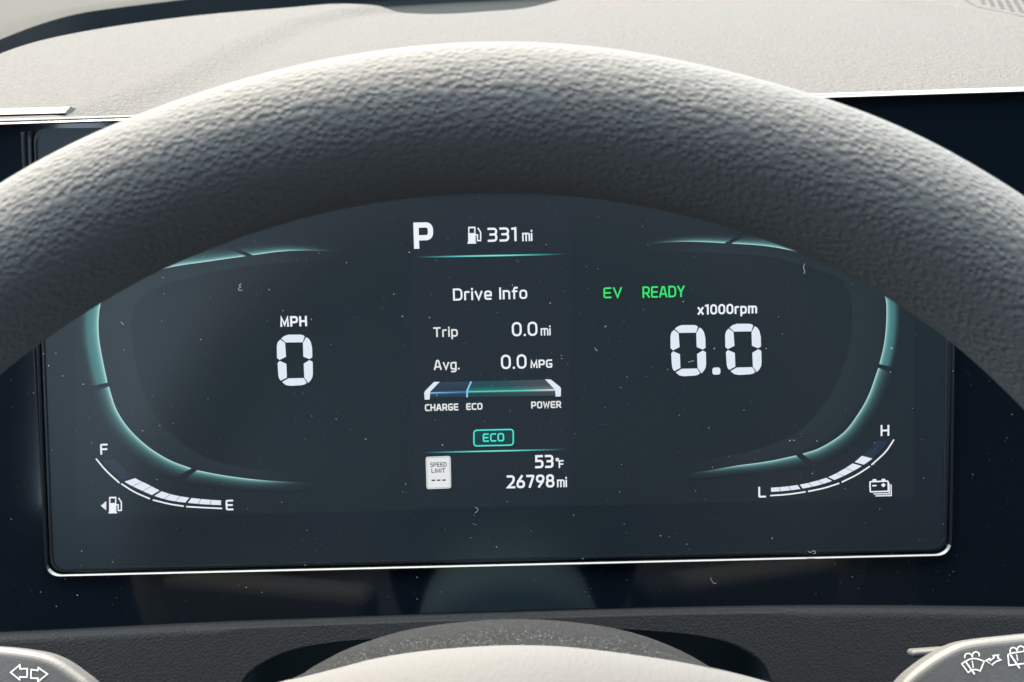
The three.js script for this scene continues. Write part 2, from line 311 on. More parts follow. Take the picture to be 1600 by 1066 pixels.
  const gs = new THREE.Shape([ga, gb, gc, gd].map((p) => new THREE.Vector2(p.x - o.x, -(p.z - o.z))));
  const gg = new THREE.ExtrudeGeometry(gs, { depth: 0.004, bevelEnabled: true, bevelSize: 0.001, bevelThickness: 0.001, bevelSegments: 2 }); gg.rotateX(-Math.PI / 2); gg.translate(0, -0.0040 + hgt(gb.x + 0.01, gb.z), 0);
  const grille = part(dash, 'speaker_grille', gg, M.dash, 'perforated speaker grille in the far corner of the dash');
  const holes = [];
  const poly = [ga, gb, gc, gd], inside = (x, z) => poly.every((a, i) => { const b = poly[(i + 1) % 4], m = Math.hypot(b.x - a.x, b.z - a.z); return ((b.x - a.x) * (z - a.z) - (b.z - a.z) * (x - a.x)) / m * turnSign > 0.004; });
  const turnSign = Math.sign((gb.x - ga.x) * (gc.z - ga.z) - (gb.z - ga.z) * (gc.x - ga.x)), xs = poly.map((q) => q.x), zs = poly.map((q) => q.z);
  let odd = 0;
  for (let z = Math.min(...zs); z < Math.max(...zs); z += 0.0075, odd++) for (let x = Math.min(...xs) + (odd % 2) * 0.0024; x < Math.max(...xs); x += 0.0048) {
    if (!inside(x, z)) continue;
    const h = new THREE.CylinderGeometry(0.0014, 0.0014, 0.0006, 8); h.translate(x - o.x, 0.0008 + hgt(gb.x + 0.01, gb.z), z - o.z); holes.push(h);
  }
  part(grille, 'perforations', mergeGeometries(holes), M.trough, undefined, 'stuff');
}

// ================================================================ display housing: gloss black surround, pale top lip, end ribs
const housing = thing('display_housing', 'gloss black display surround with pale lip along its top edge', 'display housing', DO, DQ);
{
  const top = [[-300, 200], [2700, 108]], bottom = spline([[-300, 999], [0, 989], [345, 973], [800, 957], [1100, 949], [1300, 946], [1600, 950], [1900, 956], [2700, 976]], 40);
  const outline = [...bottom.map((p) => d2(p[0], p[1])), ...top.map((p) => d2(p[0], p[1])).reverse()];
  const g = new THREE.ExtrudeGeometry(new THREE.Shape(outline.map((p) => new THREE.Vector2(...p))), { depth: 0.022, bevelEnabled: true, bevelThickness: 0.0012, bevelSize: 0.0012, bevelSegments: 4, curveSegments: 4 });
  g.translate(0, 0, -0.022 - 0.0012 - 0.0012); part(housing, 'surround', g, M.gloss);
  // lip: a half-round strip along the top
  const strip = (name, x0, y0, x1, y1, h, z) => {
    const A = d2(x0, y0, z), B = d2(x1, y1, z), L = Math.hypot(B[0] - A[0], B[1] - A[1]);
    const pr = new THREE.Shape(); pr.moveTo(-0.022, -h / 2); pr.lineTo(-0.022, h * 0.42); pr.lineTo(-0.0062, h * 0.42); pr.quadraticCurveTo(-0.005, h * 0.42, -0.0042, h * 0.3); pr.lineTo(0.0008, -h * 0.38); pr.quadraticCurveTo(0.0012, -h / 2, 0.0006, -h / 2);
    const q = new THREE.ExtrudeGeometry(pr, { depth: L, bevelEnabled: false, curveSegments: 6 }); q.rotateY(-Math.PI / 2); q.scale(-1, 1, 1); q.translate(0, 0, 0);
    // profile x runs along the display's z after the turn
    const P = q.attributes.position; for (let i = 0; i < P.count; i++) { const x = P.getX(i), y = P.getY(i), zz = P.getZ(i); P.setXYZ(i, Math.abs(x), y, zz); }
    q.computeVertexNormals(); q.rotateZ(Math.atan2(B[1] - A[1], B[0] - A[0])); q.translate(A[0], A[1], z);
    part(housing, name, q, M.lip);
  };
  strip('top_lip', -300, 199, 2700, 102.5, 0.0026, 0); strip('end_cap', -300, 181, 102, 170.5, 0.0034, -0.0185);
}

// ================================================================ instrument display
const disp = thing('instrument_display', 'wide glossy instrument screen seen through the steering wheel', 'instrument display', DO, DQ);
const C = [[46, 195.5], [74, 899], [1484, 866], [1494, 160]].map((p) => d2(...p));
function rounded(inset, r, n = 10) {
  const out = [], c = C;
  const ins = c.map((p, i) => { const sx = i < 2 ? 1 : -1, sy = i === 0 || i === 3 ? -1 : 1; return [p[0] + sx * inset, p[1] + sy * inset]; });
  return roundCorners(ins.map((p) => [...p, r]), true);
}
{
  const gc = C.map((p, i) => [p[0] + (i < 2 ? 0.0012 : -0.0012), p[1] + (i === 0 || i === 3 ? -0.0012 : 0.0012), 0.0048]);
  const cutA = d2(1120, 188), cutB = d2(1490, 425);
  const sh = new THREE.Shape(roundCorners([gc[0], gc[1], gc[2], [cutB[0], cutB[1], 0.02], [cutA[0], cutA[1], 0.02]], true).map((p) => new THREE.Vector2(...p)));
  const g = new THREE.ExtrudeGeometry(sh, { depth: 0.0024, bevelEnabled: false }); g.translate(0, 0, -0.0024);
  part(disp, 'screen_glass', g, M.glass);
  // bead: a rounded bar round the glass; its lower run catches the sky
  const prof = (k) => { const a = k / 8 * Math.PI; return [Math.cos(a) * 0.0008, Math.sin(a) * 0.0012]; };
  const PROFILE = [[-0.72, -0.2], [-0.7, 0.98], [-0.68, 1], [0.38, 2], [0.42, 2.03], [0.82, 2.03], [0.9, 2.0], [1, 1.85], [1, -0.3]];   // a chamfered lip, its slope towards the screen
  const frame = (inset, w, hgt, z0, mat, name, label, from, to) => {
    const P0 = rounded(inset, 0.0048), c = P0.length / 4, all = [...P0.slice(0, 3 * c), [lerp(P0[3 * c - 1][0], P0[3 * c][0], 0.6), lerp(P0[3 * c - 1][1], P0[3 * c][1], 0.6)]], P = all.slice(from(c), to(c)), n = P.length - 1, rows = [];
    for (let i = 0; i <= n; i++) {
      const p = name === 'bezel_step' ? [P[i][0] + 0.0024 * Math.pow(i / n, 1.5), P[i][1]] : P[i], a = P[Math.max(0, i - 1)], b = P[Math.min(n, i + 1)], tx = b[0] - a[0], ty = b[1] - a[1], l = Math.hypot(tx, ty), nx = ty / l, ny = -tx / l, row = [];
      for (const [o, z] of PROFILE) row.push([p[0] + nx * o * w, p[1] + ny * o * w, z0 + z * hgt]);
      rows.push(row);
    }
    return part(disp, name, gridGeo(rows, null, [0, 0, 1]), mat, label);
  };
  frame(0, 0.00075, 0.0010, -0.0012, M.bead, 'bezel_bead', 'thin bright bead along the lower edge of the screen', (c) => c + 2, (c) => 3 * c - 1);
  frame(0, 0.0006, 0.0009, -0.0012, M.beadDark, 'bezel_side', undefined, () => 4, (c) => c + 3); frame(0, 0.0006, 0.0009, -0.0012, M.beadDark, 'bezel_side', undefined, (c) => 3 * c - 2, (c) => 3 * c + 1);
  frame(-0.0026, 0.0007, 0.0006, -0.0016, M.beadDark, 'bezel_step', undefined, () => 6, (c) => c + 1);
  frame(0.0021, 0.0004, 0.00015, 0, M.beadDark, 'inner_border', undefined, () => 4, (c) => 3 * c + 1);
}
{
  const Z1 = 0.00004, Z2 = 0.00008, Z3 = 0.00012, Z4 = 0.00017;
  part(disp, 'lit_panel', flatPx([[118, 300], [118, 792], [1428, 792], [1428, 425], [1270, 315]].map((p, i) => [p[0], p[1] + (772 - p[0]) * 0.025 + (i === 1 || i === 2 ? 3 : 0)]), Z1), E_.lcd, 'faintly lit dark area of the screen');
  part(disp, 'info_column', flatPx([[640, 330], [646, 795], [893, 789], [892, 324]], Z2), E_.column, 'faintly lighter middle column of the screen');

  // gauge arcs: bright inner edge, light that fades outwards on the screen
  const fade = (u, v, c0, w0, w1) => { const e = sstep(0, w0, u) * sstep(0, w1, 1 - u); return e; };
  const arcTex = (a, b, k, band = 0) => gradient(128, 64, (u, v) => {
    const e = sstep(0, a, u) * sstep(0, b, 1 - u), core = Math.exp(-v * 9), halo = lerp(Math.pow(1 - v, 1.5), 0.95 * (1 - 0.35 * v) * sstep(0, 0.5, 1 - v), band);
    const r = 130 * core + 66 * halo, g = 108 * core + 130 * halo, bl = 106 * core + 128 * halo;
    return [10 + (r * k) * e, 13 + (g * k) * e, 14 + (bl * k) * e];
  });
  const TX = { mid: emit(lin(1, 1, 1), arcTex(0.001, 0.001, 0.95)), start: emit(lin(1, 1, 1), arcTex(0.75, 0.001, 0.95)), end: emit(lin(1, 1, 1), arcTex(0.001, 0.6, 0.95)), band: emit(lin(1, 1, 1), arcTex(0.001, 0.001, 0.95, 1)) };
  function arc(pts, w0, w1, mat, sign, s0 = 0, s1 = 0) {   // pts along the bright edge; the glow lies to the outside; s0, s1 slant the cut ends
    const c = new THREE.CatmullRomCurve3(pts.map((p) => V(p[0], p[1], 0)), false, 'centripetal'), L = c.getLength(), rows = [];
    const at = (u) => { const q = Math.min(1, Math.max(0, u)), p = c.getPointAt(q), t = c.getTangentAt(q), d = (u - q) * L; return [p.x + t.x * d, p.y + t.y * d, t.x, t.y]; };
    for (let i = 0; i <= 40; i++) {
      const row = [], w = lerp(w0, w1, i / 40);
      for (let k = 0; k <= 8; k++) { const f = k / 8, [x, y, tx, ty] = at(lerp(s0 * f / L, 1 - s1 * f / L, i / 40)); row.push(dp(x - sign * ty * w * f, y + sign * tx * w * f, 0).slice(0, 2).concat(Z3)); }
      rows.push(row);
    }
    return part(disp, 'gauge_arc', gridGeo(rows, (i, j) => [i / 40, j / 8], [0, 0, 1]), mat);
  }
  const ringTex = gradient(64, 64, (u, v) => { const e = sstep(0, 0.14, u) * sstep(0, 0.14, 1 - u), k = e * (0.55 + 0.45 * v) ; return [10 + 15 * k, 13 + 19 * k, 14 + 19 * k]; });
  const ringMat = emit(lin(1, 1, 1), ringTex);
  function ring(outer, inner) {
    const A = spline(outer, 60), B = spline(inner, 60), rows = [];
    for (let i = 0; i <= 60; i++) { const row = []; for (let k = 0; k <= 4; k++) row.push(dp(lerp(A[i][0], B[i][0], k / 4), lerp(A[i][1], B[i][1], k / 4), 0).slice(0, 2).concat(Z2)); rows.push(row); }
    part(disp, 'gauge_ring', gridGeo(rows, (i, j) => [i / 60, j / 4], [0, 0, 1]), ringMat);
  }
  ring([[545, 396], [480, 392], [395, 399], [330, 408], [260, 419], [200, 438], [165, 458], [154, 500], [158, 550], [170, 601], [185, 645], [215, 684], [262, 718], [310, 735], [400, 750], [490, 753]],
    [[560, 412], [480, 409], [399, 415], [340, 424], [290, 436], [244, 450], [218, 468], [206, 498], [207, 529], [214, 576], [228, 622], [255, 665], [298, 702], [340, 722], [410, 735], [500, 737]]);
  ring([[1000, 383], [1060, 378], [1135, 380], [1200, 384], [1260, 396], [1330, 420], [1375, 445], [1386, 490], [1383, 535], [1373, 572], [1356, 618], [1325, 660], [1285, 692], [1230, 714], [1140, 731], [1060, 742]],
    [[990, 399], [1060, 394], [1132, 396], [1190, 400], [1240, 411], [1285, 424], [1318, 440], [1330, 470], [1332, 500], [1326, 545], [1310, 595], [1282, 640], [1245, 676], [1200, 697], [1130, 714], [1050, 725]]);
  // left dial, clockwise from its top right end
  arc([[548, 397], [520, 393.5], [480, 391.5], [440, 393], [395, 398.8]], 8, 20, TX.start, 1, 0, -34).userData.label = 'teal glowing arc at the top of the left dial';
  arc([[384, 400.3], [330, 408], [260, 419], [205, 436], [172, 452]], 20, 34, TX.mid, 1, 34, 0);
  arc([[166, 455], [158, 472], [154, 500], [155, 530], [160, 560], [168, 598]], 32, 30, TX.band, 1);
  arc([[170, 604], [182, 640], [200, 668], [230, 697], [265, 719], [299, 732]], 32, 26, TX.mid, 1, 0, 22);
  arc([[308, 735], [350, 743], [400, 749.5], [440, 752.5], [500, 754]], 24, 12, TX.end, 1, -22, 0);
  // right dial
  arc([[990, 386], [1020, 381], [1060, 378], [1100, 378.3], [1132, 380]], 8, 16, TX.start, -1, 0, -26);
  arc([[1143, 380.5], [1200, 385], [1260, 397], [1330, 420], [1368, 440]], 16, 34, TX.mid, -1, 26, 0);
  arc([[1378, 450], [1384, 468], [1385, 500], [1381, 540], [1374, 569]], 23, 23, TX.band, -1);
  arc([[1372.5, 575], [1357, 618], [1342, 645], [1318, 676], [1281, 700], [1254, 709.3]], 26, 22, TX.mid, -1, 0, 15);
  arc([[1244, 711.8], [1200, 721], [1150, 728], [1110, 735], [1055, 743]], 21, 9, TX.end, -1, -15, 0);

  // seven-segment digits
  const SEG = [
    [[6.8, 6], [11.5, 2.2], [18, 0], [37.5, 0], [41, 0.8], [43.5, 2.6], [40.5, 11.9], [14, 12.3]], [[5.7, 7.5], [13, 13], [14.5, 34.5], [4.2, 39.6], [0.3, 36.3], [0, 17.5], [1.6, 11.5]],
    [[45.8, 3.8], [49.8, 6.2], [53, 11.2], [55.2, 20.5], [55.5, 35.5], [51, 38.3], [41.5, 34.4], [40.8, 13]], [[4.5, 41], [15, 45.6], [15.8, 67], [6.3, 72], [3.6, 68.5], [2.4, 63.5], [1.2, 44.5]],
    [[51, 39.8], [56, 42.3], [56.4, 61], [55.6, 66.5], [53, 71.2], [49, 75.6], [43, 67], [42, 45.3]], [[8.3, 74], [18, 68.3], [42.3, 67.8], [46.8, 75.3], [43.5, 77.8], [38.5, 79], [21, 80], [14, 78.6]],
  ];
  function digit(x, y, s, label) {
    const holder = new THREE.Group(); holder.name = 'digit'; holder.userData.label = label; disp.add(holder);
    for (const q of SEG) part(holder, 'digit_segment', flatPx(q.map((p) => [x + p[0] * s, y + p[1]]).reverse(), Z4), E_.digit);
  }
  digit(432.5, 523, 1, 'large white zero under MPH');
  digit(1047.5, 508, 0.99, 'large white zero before the decimal point'); digit(1133, 506, 1.01, 'large white zero after the decimal point');
  part(disp, 'decimal_point', flatPx([[1113, 577], [1115, 574.5], [1123, 574.2], [1125.5, 576.5], [1125.6, 583], [1123.5, 585.3], [1115.5, 585.6], [1113.2, 583.5]].reverse(), Z4), E_.digit);

  const T = (name, mat, ...a) => part(disp, name, text(...a), mat);
  T('lettering', E_.white, 'MPH', 438, 480, 494, 510.5, 3.2);
  T('lettering', E_.white, 'x1000rpm', 1090, 1183, 475, 491, 2.9);
  T('lettering', E_.green, 'EV', 943, 972, 449, 466, 2.6); T('lettering', E_.green, 'READY', 1004, 1070, 447, 465, 2.6);
  T('gear_letter', E_.white, 'P', 647, 677.5, 347.5, 389, 8.2);
  T('lettering', E_.white, '331', 762, 808, 355.5, 377.5, 3.4); T('lettering', E_.white, 'mi', 816, 832, 359.5, 377, 2.4);
  T('lettering', E_.white, 'Drive Info', 708, 824, 449.5, 468.5, 2.9);
  T('lettering', E_.soft, 'Trip', 677, 715.5, 511, 526.5, 2.5); T('lettering', E_.white, '0.0', 800, 840, 503, 525.3, 3.2); T('lettering', E_.white, 'mi', 845, 860.5, 509, 524.5, 2.1);
  T('lettering', E_.soft, 'Avg.', 678, 718, 562, 578, 2.5); T('lettering', E_.white, '0.0', 783, 823, 554, 576.5, 3.2); T('lettering', E_.white, 'MPG', 829, 863, 562, 575, 2.4);
  T('lettering', E_.soft, 'CHARGE', 664, 716.5, 631, 642, 2.2); T('lettering', E_.soft, 'ECO', 728.5, 754, 629.8, 640.5, 2.2); T('lettering', E_.soft, 'POWER', 830, 877, 627, 638, 2.2);
  T('lettering', E_.white, '53', 836, 865, 711, 731.5, 3.5); T('lettering', E_.white, 'F', 873, 881, 719, 731.5, 2.2);
  part(disp, 'degree_mark', line([[869, 716.5, 2], [869, 720, 2], [872.5, 720, 2], [872.5, 716.5, 2]], 2, Z4, true), E_.white);
  T('lettering', E_.white, '26798', 792, 866.5, 742, 762.5, 3.5); T('lettering', E_.white, 'mi', 870.5, 886, 745.5, 761.5, 2.3);
  T('lettering', E_.white, 'F', 157, 169, 693.5, 710.5, 2.8); T('lettering', E_.white, 'E', 353, 365, 781, 797.5, 2.8);
  T('lettering', E_.white, 'H', 1376, 1389.5, 664, 681.5, 2.8); T('lettering', E_.white, 'L', 1185, 1197, 760.5, 777.5, 2.8);

  // teal rules that fade out at both ends
  const ruleTex = gradient(128, 4, (u) => { const e = Math.pow(Math.sin(Math.PI * u), 0.8); return [24 + 90 * e * e, 29 + 190 * e, 37 + 170 * e]; });
  const rule = (x0, y0, x1, y1, h) => { const rows = [0, 1].map((k) => Array.from({ length: 9 }, (_, i) => [...d2(lerp(x0, x1, i / 8), lerp(y0, y1, i / 8) + h * (k ? 0.5 : -0.5)), Z4])); part(disp, 'divider_line', gridGeo(rows, (i, j) => [j / 8, i], [0, 0, 1]), emit(lin(1, 1, 1), ruleTex)); };
  rule(650, 402, 882, 397.3, 2.4); rule(660, 707.4, 884, 702.3, 2.2);

  // charge and power bar, drawn on the screen in perspective
  const bar = new THREE.Group(); bar.name = 'power_bar'; disp.add(bar);
  const z7 = (x, y) => [620 + x * 0.2252, 550 + y * 0.2252];
  const quad = (name, a, b, c, d, mat) => { const P = [a, b, c, d].map((p) => d2(...z7(...p))), rows = [[], []]; for (let i = 0; i <= 10; i++) { rows[0].push([lerp(P[0][0], P[1][0], i / 10), lerp(P[0][1], P[1][1], i / 10), Z4]); rows[1].push([lerp(P[3][0], P[2][0], i / 10), lerp(P[3][1], P[2][1], i / 10), Z4]); } part(bar, name, gridGeo(rows, (i, j) => [j / 10, i], [0, 0, 1]), mat); };
  const mix3 = (a, b, t) => a.map((x, i) => lerp(x, b[i], Math.max(0, Math.min(1, t))));
  const blueTop = gradient(32, 16, (u, v) => mix3(mix3([42, 54, 76], [28, 38, 60], v), [44, 74, 108], sstep(0.85, 1, v)));
  const blueFront = gradient(32, 32, (u, v) => mix3(mix3([130, 205, 236], [64, 120, 160], u), mix3([40, 66, 92], [24, 40, 58], v), sstep(0.08, 0.4, v)));
  const ecoTop = gradient(64, 16, (u, v) => mix3(mix3([20, 66, 72], [62, 68, 74], sstep(0.15, 0.9, u)), mix3([34, 112, 104], [104, 110, 114], sstep(0.4, 1, u)), sstep(0.5, 1, v)));
  const ecoFront = gradient(64, 32, (u, v) => mix3(mix3([90, 205, 190], [222, 226, 228], sstep(0.55, 1, u)), mix3([18, 56, 54], [58, 62, 66], u), sstep(0.08, 0.42, v)));
  const one = lin(1, 1, 1);
  quad('charge_top', [285, 208], [520, 205], [484, 272], [232, 280], emit(one, blueTop)); quad('charge_front', [232, 281], [484, 273], [484, 312], [230, 318], emit(one, blueFront));
  quad('eco_top', [524, 205], [1035, 192], [1098, 257], [490, 271], emit(one, ecoTop)); quad('eco_front', [490, 272], [1098, 258], [1098, 303], [490, 313], emit(one, ecoFront));
  part(bar, 'bar_marker', flatPx([z7(510, 205), z7(522, 205), z7(494, 270), z7(494, 314), z7(482, 315), z7(482, 268)].reverse(), Z4 + 0.00004), emit(srgb(130, 200, 240)));
  part(bar, 'bar_bracket', flatPx([z7(258, 208), z7(298, 207), z7(232, 276), z7(228, 330), z7(194, 332), z7(190, 285), z7(197, 270)].reverse(), Z4 + 0.00005), E_.digit);
  part(bar, 'bar_bracket', flatPx([z7(1028, 190), z7(1068, 191), z7(1134, 243), z7(1139, 255), z7(1138, 308), z7(1102, 310), z7(1098, 262)].reverse(), Z4 + 0.00005), E_.digit);

  // eco badge
  const bx = [[740.5, 672.5, 5], [740.5, 697, 5], [802, 695.5, 5], [802, 671, 5]];
  const badge = part(disp, 'eco_badge', flat(roundCorners(bx.map((p) => [...d2(p[0], p[1]), p[2] / 4450]), true), Z3), E_.tealDark, 'teal outlined badge reading ECO');
  part(badge, 'badge_border', line(bx, 2.2, Z4, true), E_.teal); part(badge, 'lettering', text('ECO', 754.5, 788, 677, 690.3, 2.4, Z4), E_.teal);

  // speed limit sign shown on the screen
  const sb = [[665, 714, 4], [666.5, 764.5, 4], [705, 763, 4], [704, 712.5, 4]], sI = [[666.6, 715.6, 3], [668, 762.9, 3], [703.5, 761.5, 3], [702.5, 714.2, 3]];
  const sign = part(disp, 'speed_limit_symbol', flat(roundCorners(sb.map((p) => [...d2(p[0], p[1]), p[2] / 4450]), true), Z3), E_.soft, 'white speed limit symbol with three dashes');
  part(sign, 'symbol_border', line(sI, 0.8, Z3 + 0.00003, true), emit(srgb(150, 155, 160)));
  for (const a of [['SPEED', 672.3, 698, 722.5, 729.5], ['LIMIT', 674.2, 696, 731.8, 738.8]]) part(sign, 'lettering', text(...a, 1.15, Z4), E_.ink);
  for (let i = 0; i < 3; i++) part(sign, 'dash_mark', line([[674.3 + i * 8.3, 750.7 - i * 0.15], [680 + i * 8.3, 750.5 - i * 0.15]], 2.2, Z4), E_.ink);

  // fuel pump symbols
  function pump(x, y, s, tri) {
    const g = new THREE.Group(); g.name = 'fuel_pump_symbol'; disp.add(g);
    const q = (a) => a.map((p) => [x + p[0] * s, y + p[1] * s - p[0] * s * 0.025]);
    part(g, 'pump_body', mergeGeometries([flatPx(q([[1, 0.5], [2, 0], [11.5, 0], [12.5, 0.5], [12.5, 2.5], [1, 2.5]]).reverse(), Z4), flatPx(q([[1, 2.5], [3, 2.5], [3, 10], [1, 10]]).reverse(), Z4), flatPx(q([[10.5, 2.5], [12.5, 2.5], [12.5, 10], [10.5, 10]]).reverse(), Z4), flatPx(q([[1, 10], [12.5, 10], [12.5, 24], [13.6, 24.5], [13.6, 26.5], [0, 26.5], [0, 24.5], [1, 24]]).reverse(), Z4)]), E_.white);
    part(g, 'pump_hose', line(q([[12.5, 13], [15.5, 13, 2], [15.5, 22, 3], [20.5, 22, 3], [20.5, 9, 3], [16, 2]]), 2 * s, Z4), E_.white);
    if (tri) part(g, 'arrow_mark', flatPx([[157.5, 790.5], [166, 783], [166, 797.5]], Z4), E_.soft);
  }
  pump(730.5, 354.5, 1.0, false); pump(169.5, 776.5, 0.98, true);
  // battery symbol: a stack of cells with two terminals
  {
    const g = new THREE.Group(); g.name = 'battery_symbol'; disp.add(g);
    for (const k of [2, 1]) part(g, 'battery_cell', line([[1362 + k * 3, 771.6 + k * 3 - 2.6], [1390 + k * 3 - 3.4, 771 + k * 3 - 2.6], [1389.6 + k * 3 - 3.4, 753 + k * 2]], 1.8, Z4), E_.white);
    part(g, 'battery_case', line([[1359.3, 752.8, 1.5], [1359.8, 768.7, 1.5], [1388.2, 767.7, 1.5], [1387.6, 751.8, 1.5]], 2.2, Z4, true), E_.white);
    part(g, 'battery_terminal', flatPx([[1363, 752], [1363.5, 748.8], [1369, 748.5], [1369.4, 751.6]], Z4 + 0.00004), E_.white); part(g, 'battery_terminal', flatPx([[1377, 751.6], [1377.6, 748.4], [1383, 748.2], [1383.6, 751.3]], Z4 + 0.00004), E_.white);
    part(g, 'minus_mark', line([[1363, 759], [1369.5, 758.8]], 2.2, Z4), E_.white); part(g, 'plus_mark', flatPx([[1376.5, 758.2], [1380.2, 761.6], [1384, 758], [1380.2, 754.6]], Z4), E_.white);
  }
  // bar gauges: an outline in four runs and twelve cells
  function barGauge(name, label, zf, runs, inner, outer, lit, splits) {
    const g = new THREE.Group(); g.name = name; g.userData.label = label; disp.add(g);
    for (const r of runs) part(g, 'gauge_outline', line(spline(r.map((p) => zf(...p)), 10), 2.3, Z4), E_.white);
    const A = spline(inner.map((p) => zf(...p)), 240), B = spline(outer.map((p) => zf(...p)), 240), S = (L, t) => { const i = Math.min(239.999, t * 240), k = Math.floor(i); return [lerp(L[k][0], L[k + 1][0], i - k), lerp(L[k][1], L[k + 1][1], i - k)]; };
    for (let c = 0; c < 12; c++) {
      const gap = 0.0035, gL = c % 3 === 0 ? 0.009 : gap * 0.6, gR = c % 3 === 2 ? 0.009 : gap * 0.6, t0 = splits[c] + gL, t1 = splits[c + 1] - gR, top = [], bot = [];
      for (let k = 0; k <= 3; k++) { top.push(S(A, lerp(t0, t1, k / 3))); bot.push(S(B, lerp(t0, t1, k / 3))); }
      const P = [...top, ...bot.reverse()], geo = flatPx(P, Z4);
      part(g, 'gauge_cell', geo, lit(c) ? E_.digit : E_.navy);
    }
  }
  const even = Array.from({ length: 13 }, (_, i) => i / 12);
  barGauge('fuel_gauge', 'curved fuel gauge with nine lit cells between F and E', (x, y) => [x * 0.319, 600 + y * 0.319],
    [[[470, 366], [520, 425], [585, 485]], [[594, 489], [660, 530], [735, 563]], [[748, 568], [830, 588], [900, 599]], [[912, 601], [1000, 606], [1088, 610]]],
    [[560, 362], [610, 415], [660, 460], [720, 490], [790, 525], [860, 546], [935, 558], [1010, 566], [1088, 571]], [[494, 368], [555, 432], [615, 482], [685, 518], [760, 550], [840, 572], [925, 583], [1005, 590], [1088, 594]], (c) => c > 2, [0, 0.078, 0.156, 0.234, 0.31, 0.395, 0.48, 0.565, 0.65, 0.735, 0.823, 0.91, 1]);
  barGauge('charge_gauge', 'curved battery charge gauge with ten lit cells between L and H', (x, y) => [1150 + x * 0.3002, 620 + y * 0.3002],
    [[[178, 515], [270, 508], [362, 495]], [[375, 493], [460, 475], [538, 450]], [[550, 445], [630, 405], [697, 362]], [[705, 355], [780, 285], [822, 223]]],
    [[176, 474], [255, 468], [335, 457], [410, 440], [487, 415], [555, 380], [617, 340], [665, 298], [705, 258], [738, 222]], [[177, 496], [265, 489], [352, 477], [435, 459], [513, 433], [595, 395], [668, 352], [722, 312], [765, 268], [797, 224]], (c) => c < 10, [0, 0.077, 0.154, 0.236, 0.318, 0.40, 0.478, 0.562, 0.645, 0.725, 0.815, 0.905, 1]);
}

const WC = camPoint(-0.0045, -0.1280, -0.2575);
const WN = V(Math.sin(-0.0321), Math.sin(0.05) * Math.cos(-0.0321), Math.cos(0.05) * Math.cos(-0.0321)).applyQuaternion(camera.quaternion);
const WU = V(0, 1, 0).cross(WN).normalize(), WV = WN.clone().cross(WU);
const WQ = new THREE.Quaternion().setFromRotationMatrix(new THREE.Matrix4().makeBasis(WU, WV, WN)), WI = WQ.clone().invert();
// ================================================================ lower dash panel and column
{
  const edge = spline([[-300, 997], [0, 989.5], [345, 973], [800, 957.5], [1100, 949.5], [1300, 947], [1600, 950], [1900, 956], [2700, 976]], 60);
  const g = thing('lower_dash_panel', 'matte dark grained plastic panel under the gloss surround', 'dash panel', DO, DQ);
  const OPEN = [[362, 1180], [370, 1095], [380, 1064], [394, 1049], [424, 1030], [463, 1015.5], [520, 1005.5], [603, 998], [700, 987], [800, 981.5], [912, 981], [997, 986], [1081, 993.5], [1137, 1005], [1166, 1018], [1194, 1040], [1206, 1066], [1216, 1100], [1222, 1180]];
  const zAt = (drop) => 0.0006 + 0.0022 * sstep(0, 0.0015, drop) + 0.25 * drop;      // the panel leans out towards the driver
  const S = spline(OPEN, 120), eAt = (x) => { for (let i = 1; i < edge.length; i++) if (x <= edge[i][0]) return lerp(edge[i - 1][1], edge[i][1], (x - edge[i - 1][0]) / (edge[i][0] - edge[i - 1][0])); return edge[edge.length - 1][1]; };
  const low = []; for (let k = 0; k < 30; k++) low.push([lerp(-300, 361, k / 30), 1500]); low.push([361.5, 1330]); low.push(...S); low.push([1222.5, 1330]); for (let k = 1; k <= 30; k++) low.push([lerp(1223, 2700, k / 30), 1500]);
  const rows = [], NR = 26;
  const hit = (px, py) => { let z = 0.002; for (let k = 0; k < 12; k++) { const drop = Math.max(0, d2(px, eAt(px), 0)[1] - d2(px, py, z)[1]); z = zAt(drop); } return dp(px, py, z); };
  for (let i = 0; i <= NR; i++) rows.push(low.map((q) => { const f = Math.pow(i / NR, 1.8); return hit(q[0], lerp(eAt(q[0]) + 1.5, q[1], f)); }));
  rows.push(rows[NR].map((p) => [p[0] * 0.998, p[1] - 0.0006, p[2] - 0.0012])); rows.push(rows[NR].map((p) => [p[0] * 0.996, p[1] - 0.001, p[2] - 0.006]));
  rows.unshift(rows[0].map((p) => [p[0], p[1] + 0.0004, -0.006]));
  part(g, 'panel_face', gridGeo(rows, (i, j, p) => [p[0], p[1]], [0, 0.5, 1]), M.lower);
  const back = rows[rows.length - 1].slice(31, 31 + S.length), wall = [back.map((p) => [p[0] * 1.01, p[1] + 0.002, p[2]]), back.map((p) => [p[0] * 1.01, p[1] + 0.002, -0.05]), back.map((p) => [p[0] * 0.3, -0.2, -0.05])];
  part(g, 'opening_liner', gridGeo(wall, null, [0, -0.5, 1]), M.column, 'black recess round the steering column');
  const col = thing('steering_column', 'dark steering column in the black recess behind the wheel hub', 'steering column', WC, WQ);
  const cyl = new THREE.CylinderGeometry(0.038, 0.045, 0.14, 48, 1); cyl.rotateX(Math.PI / 2); cyl.translate(0, -0.01, -0.135); part(col, 'column_tube', cyl, M.column);
}

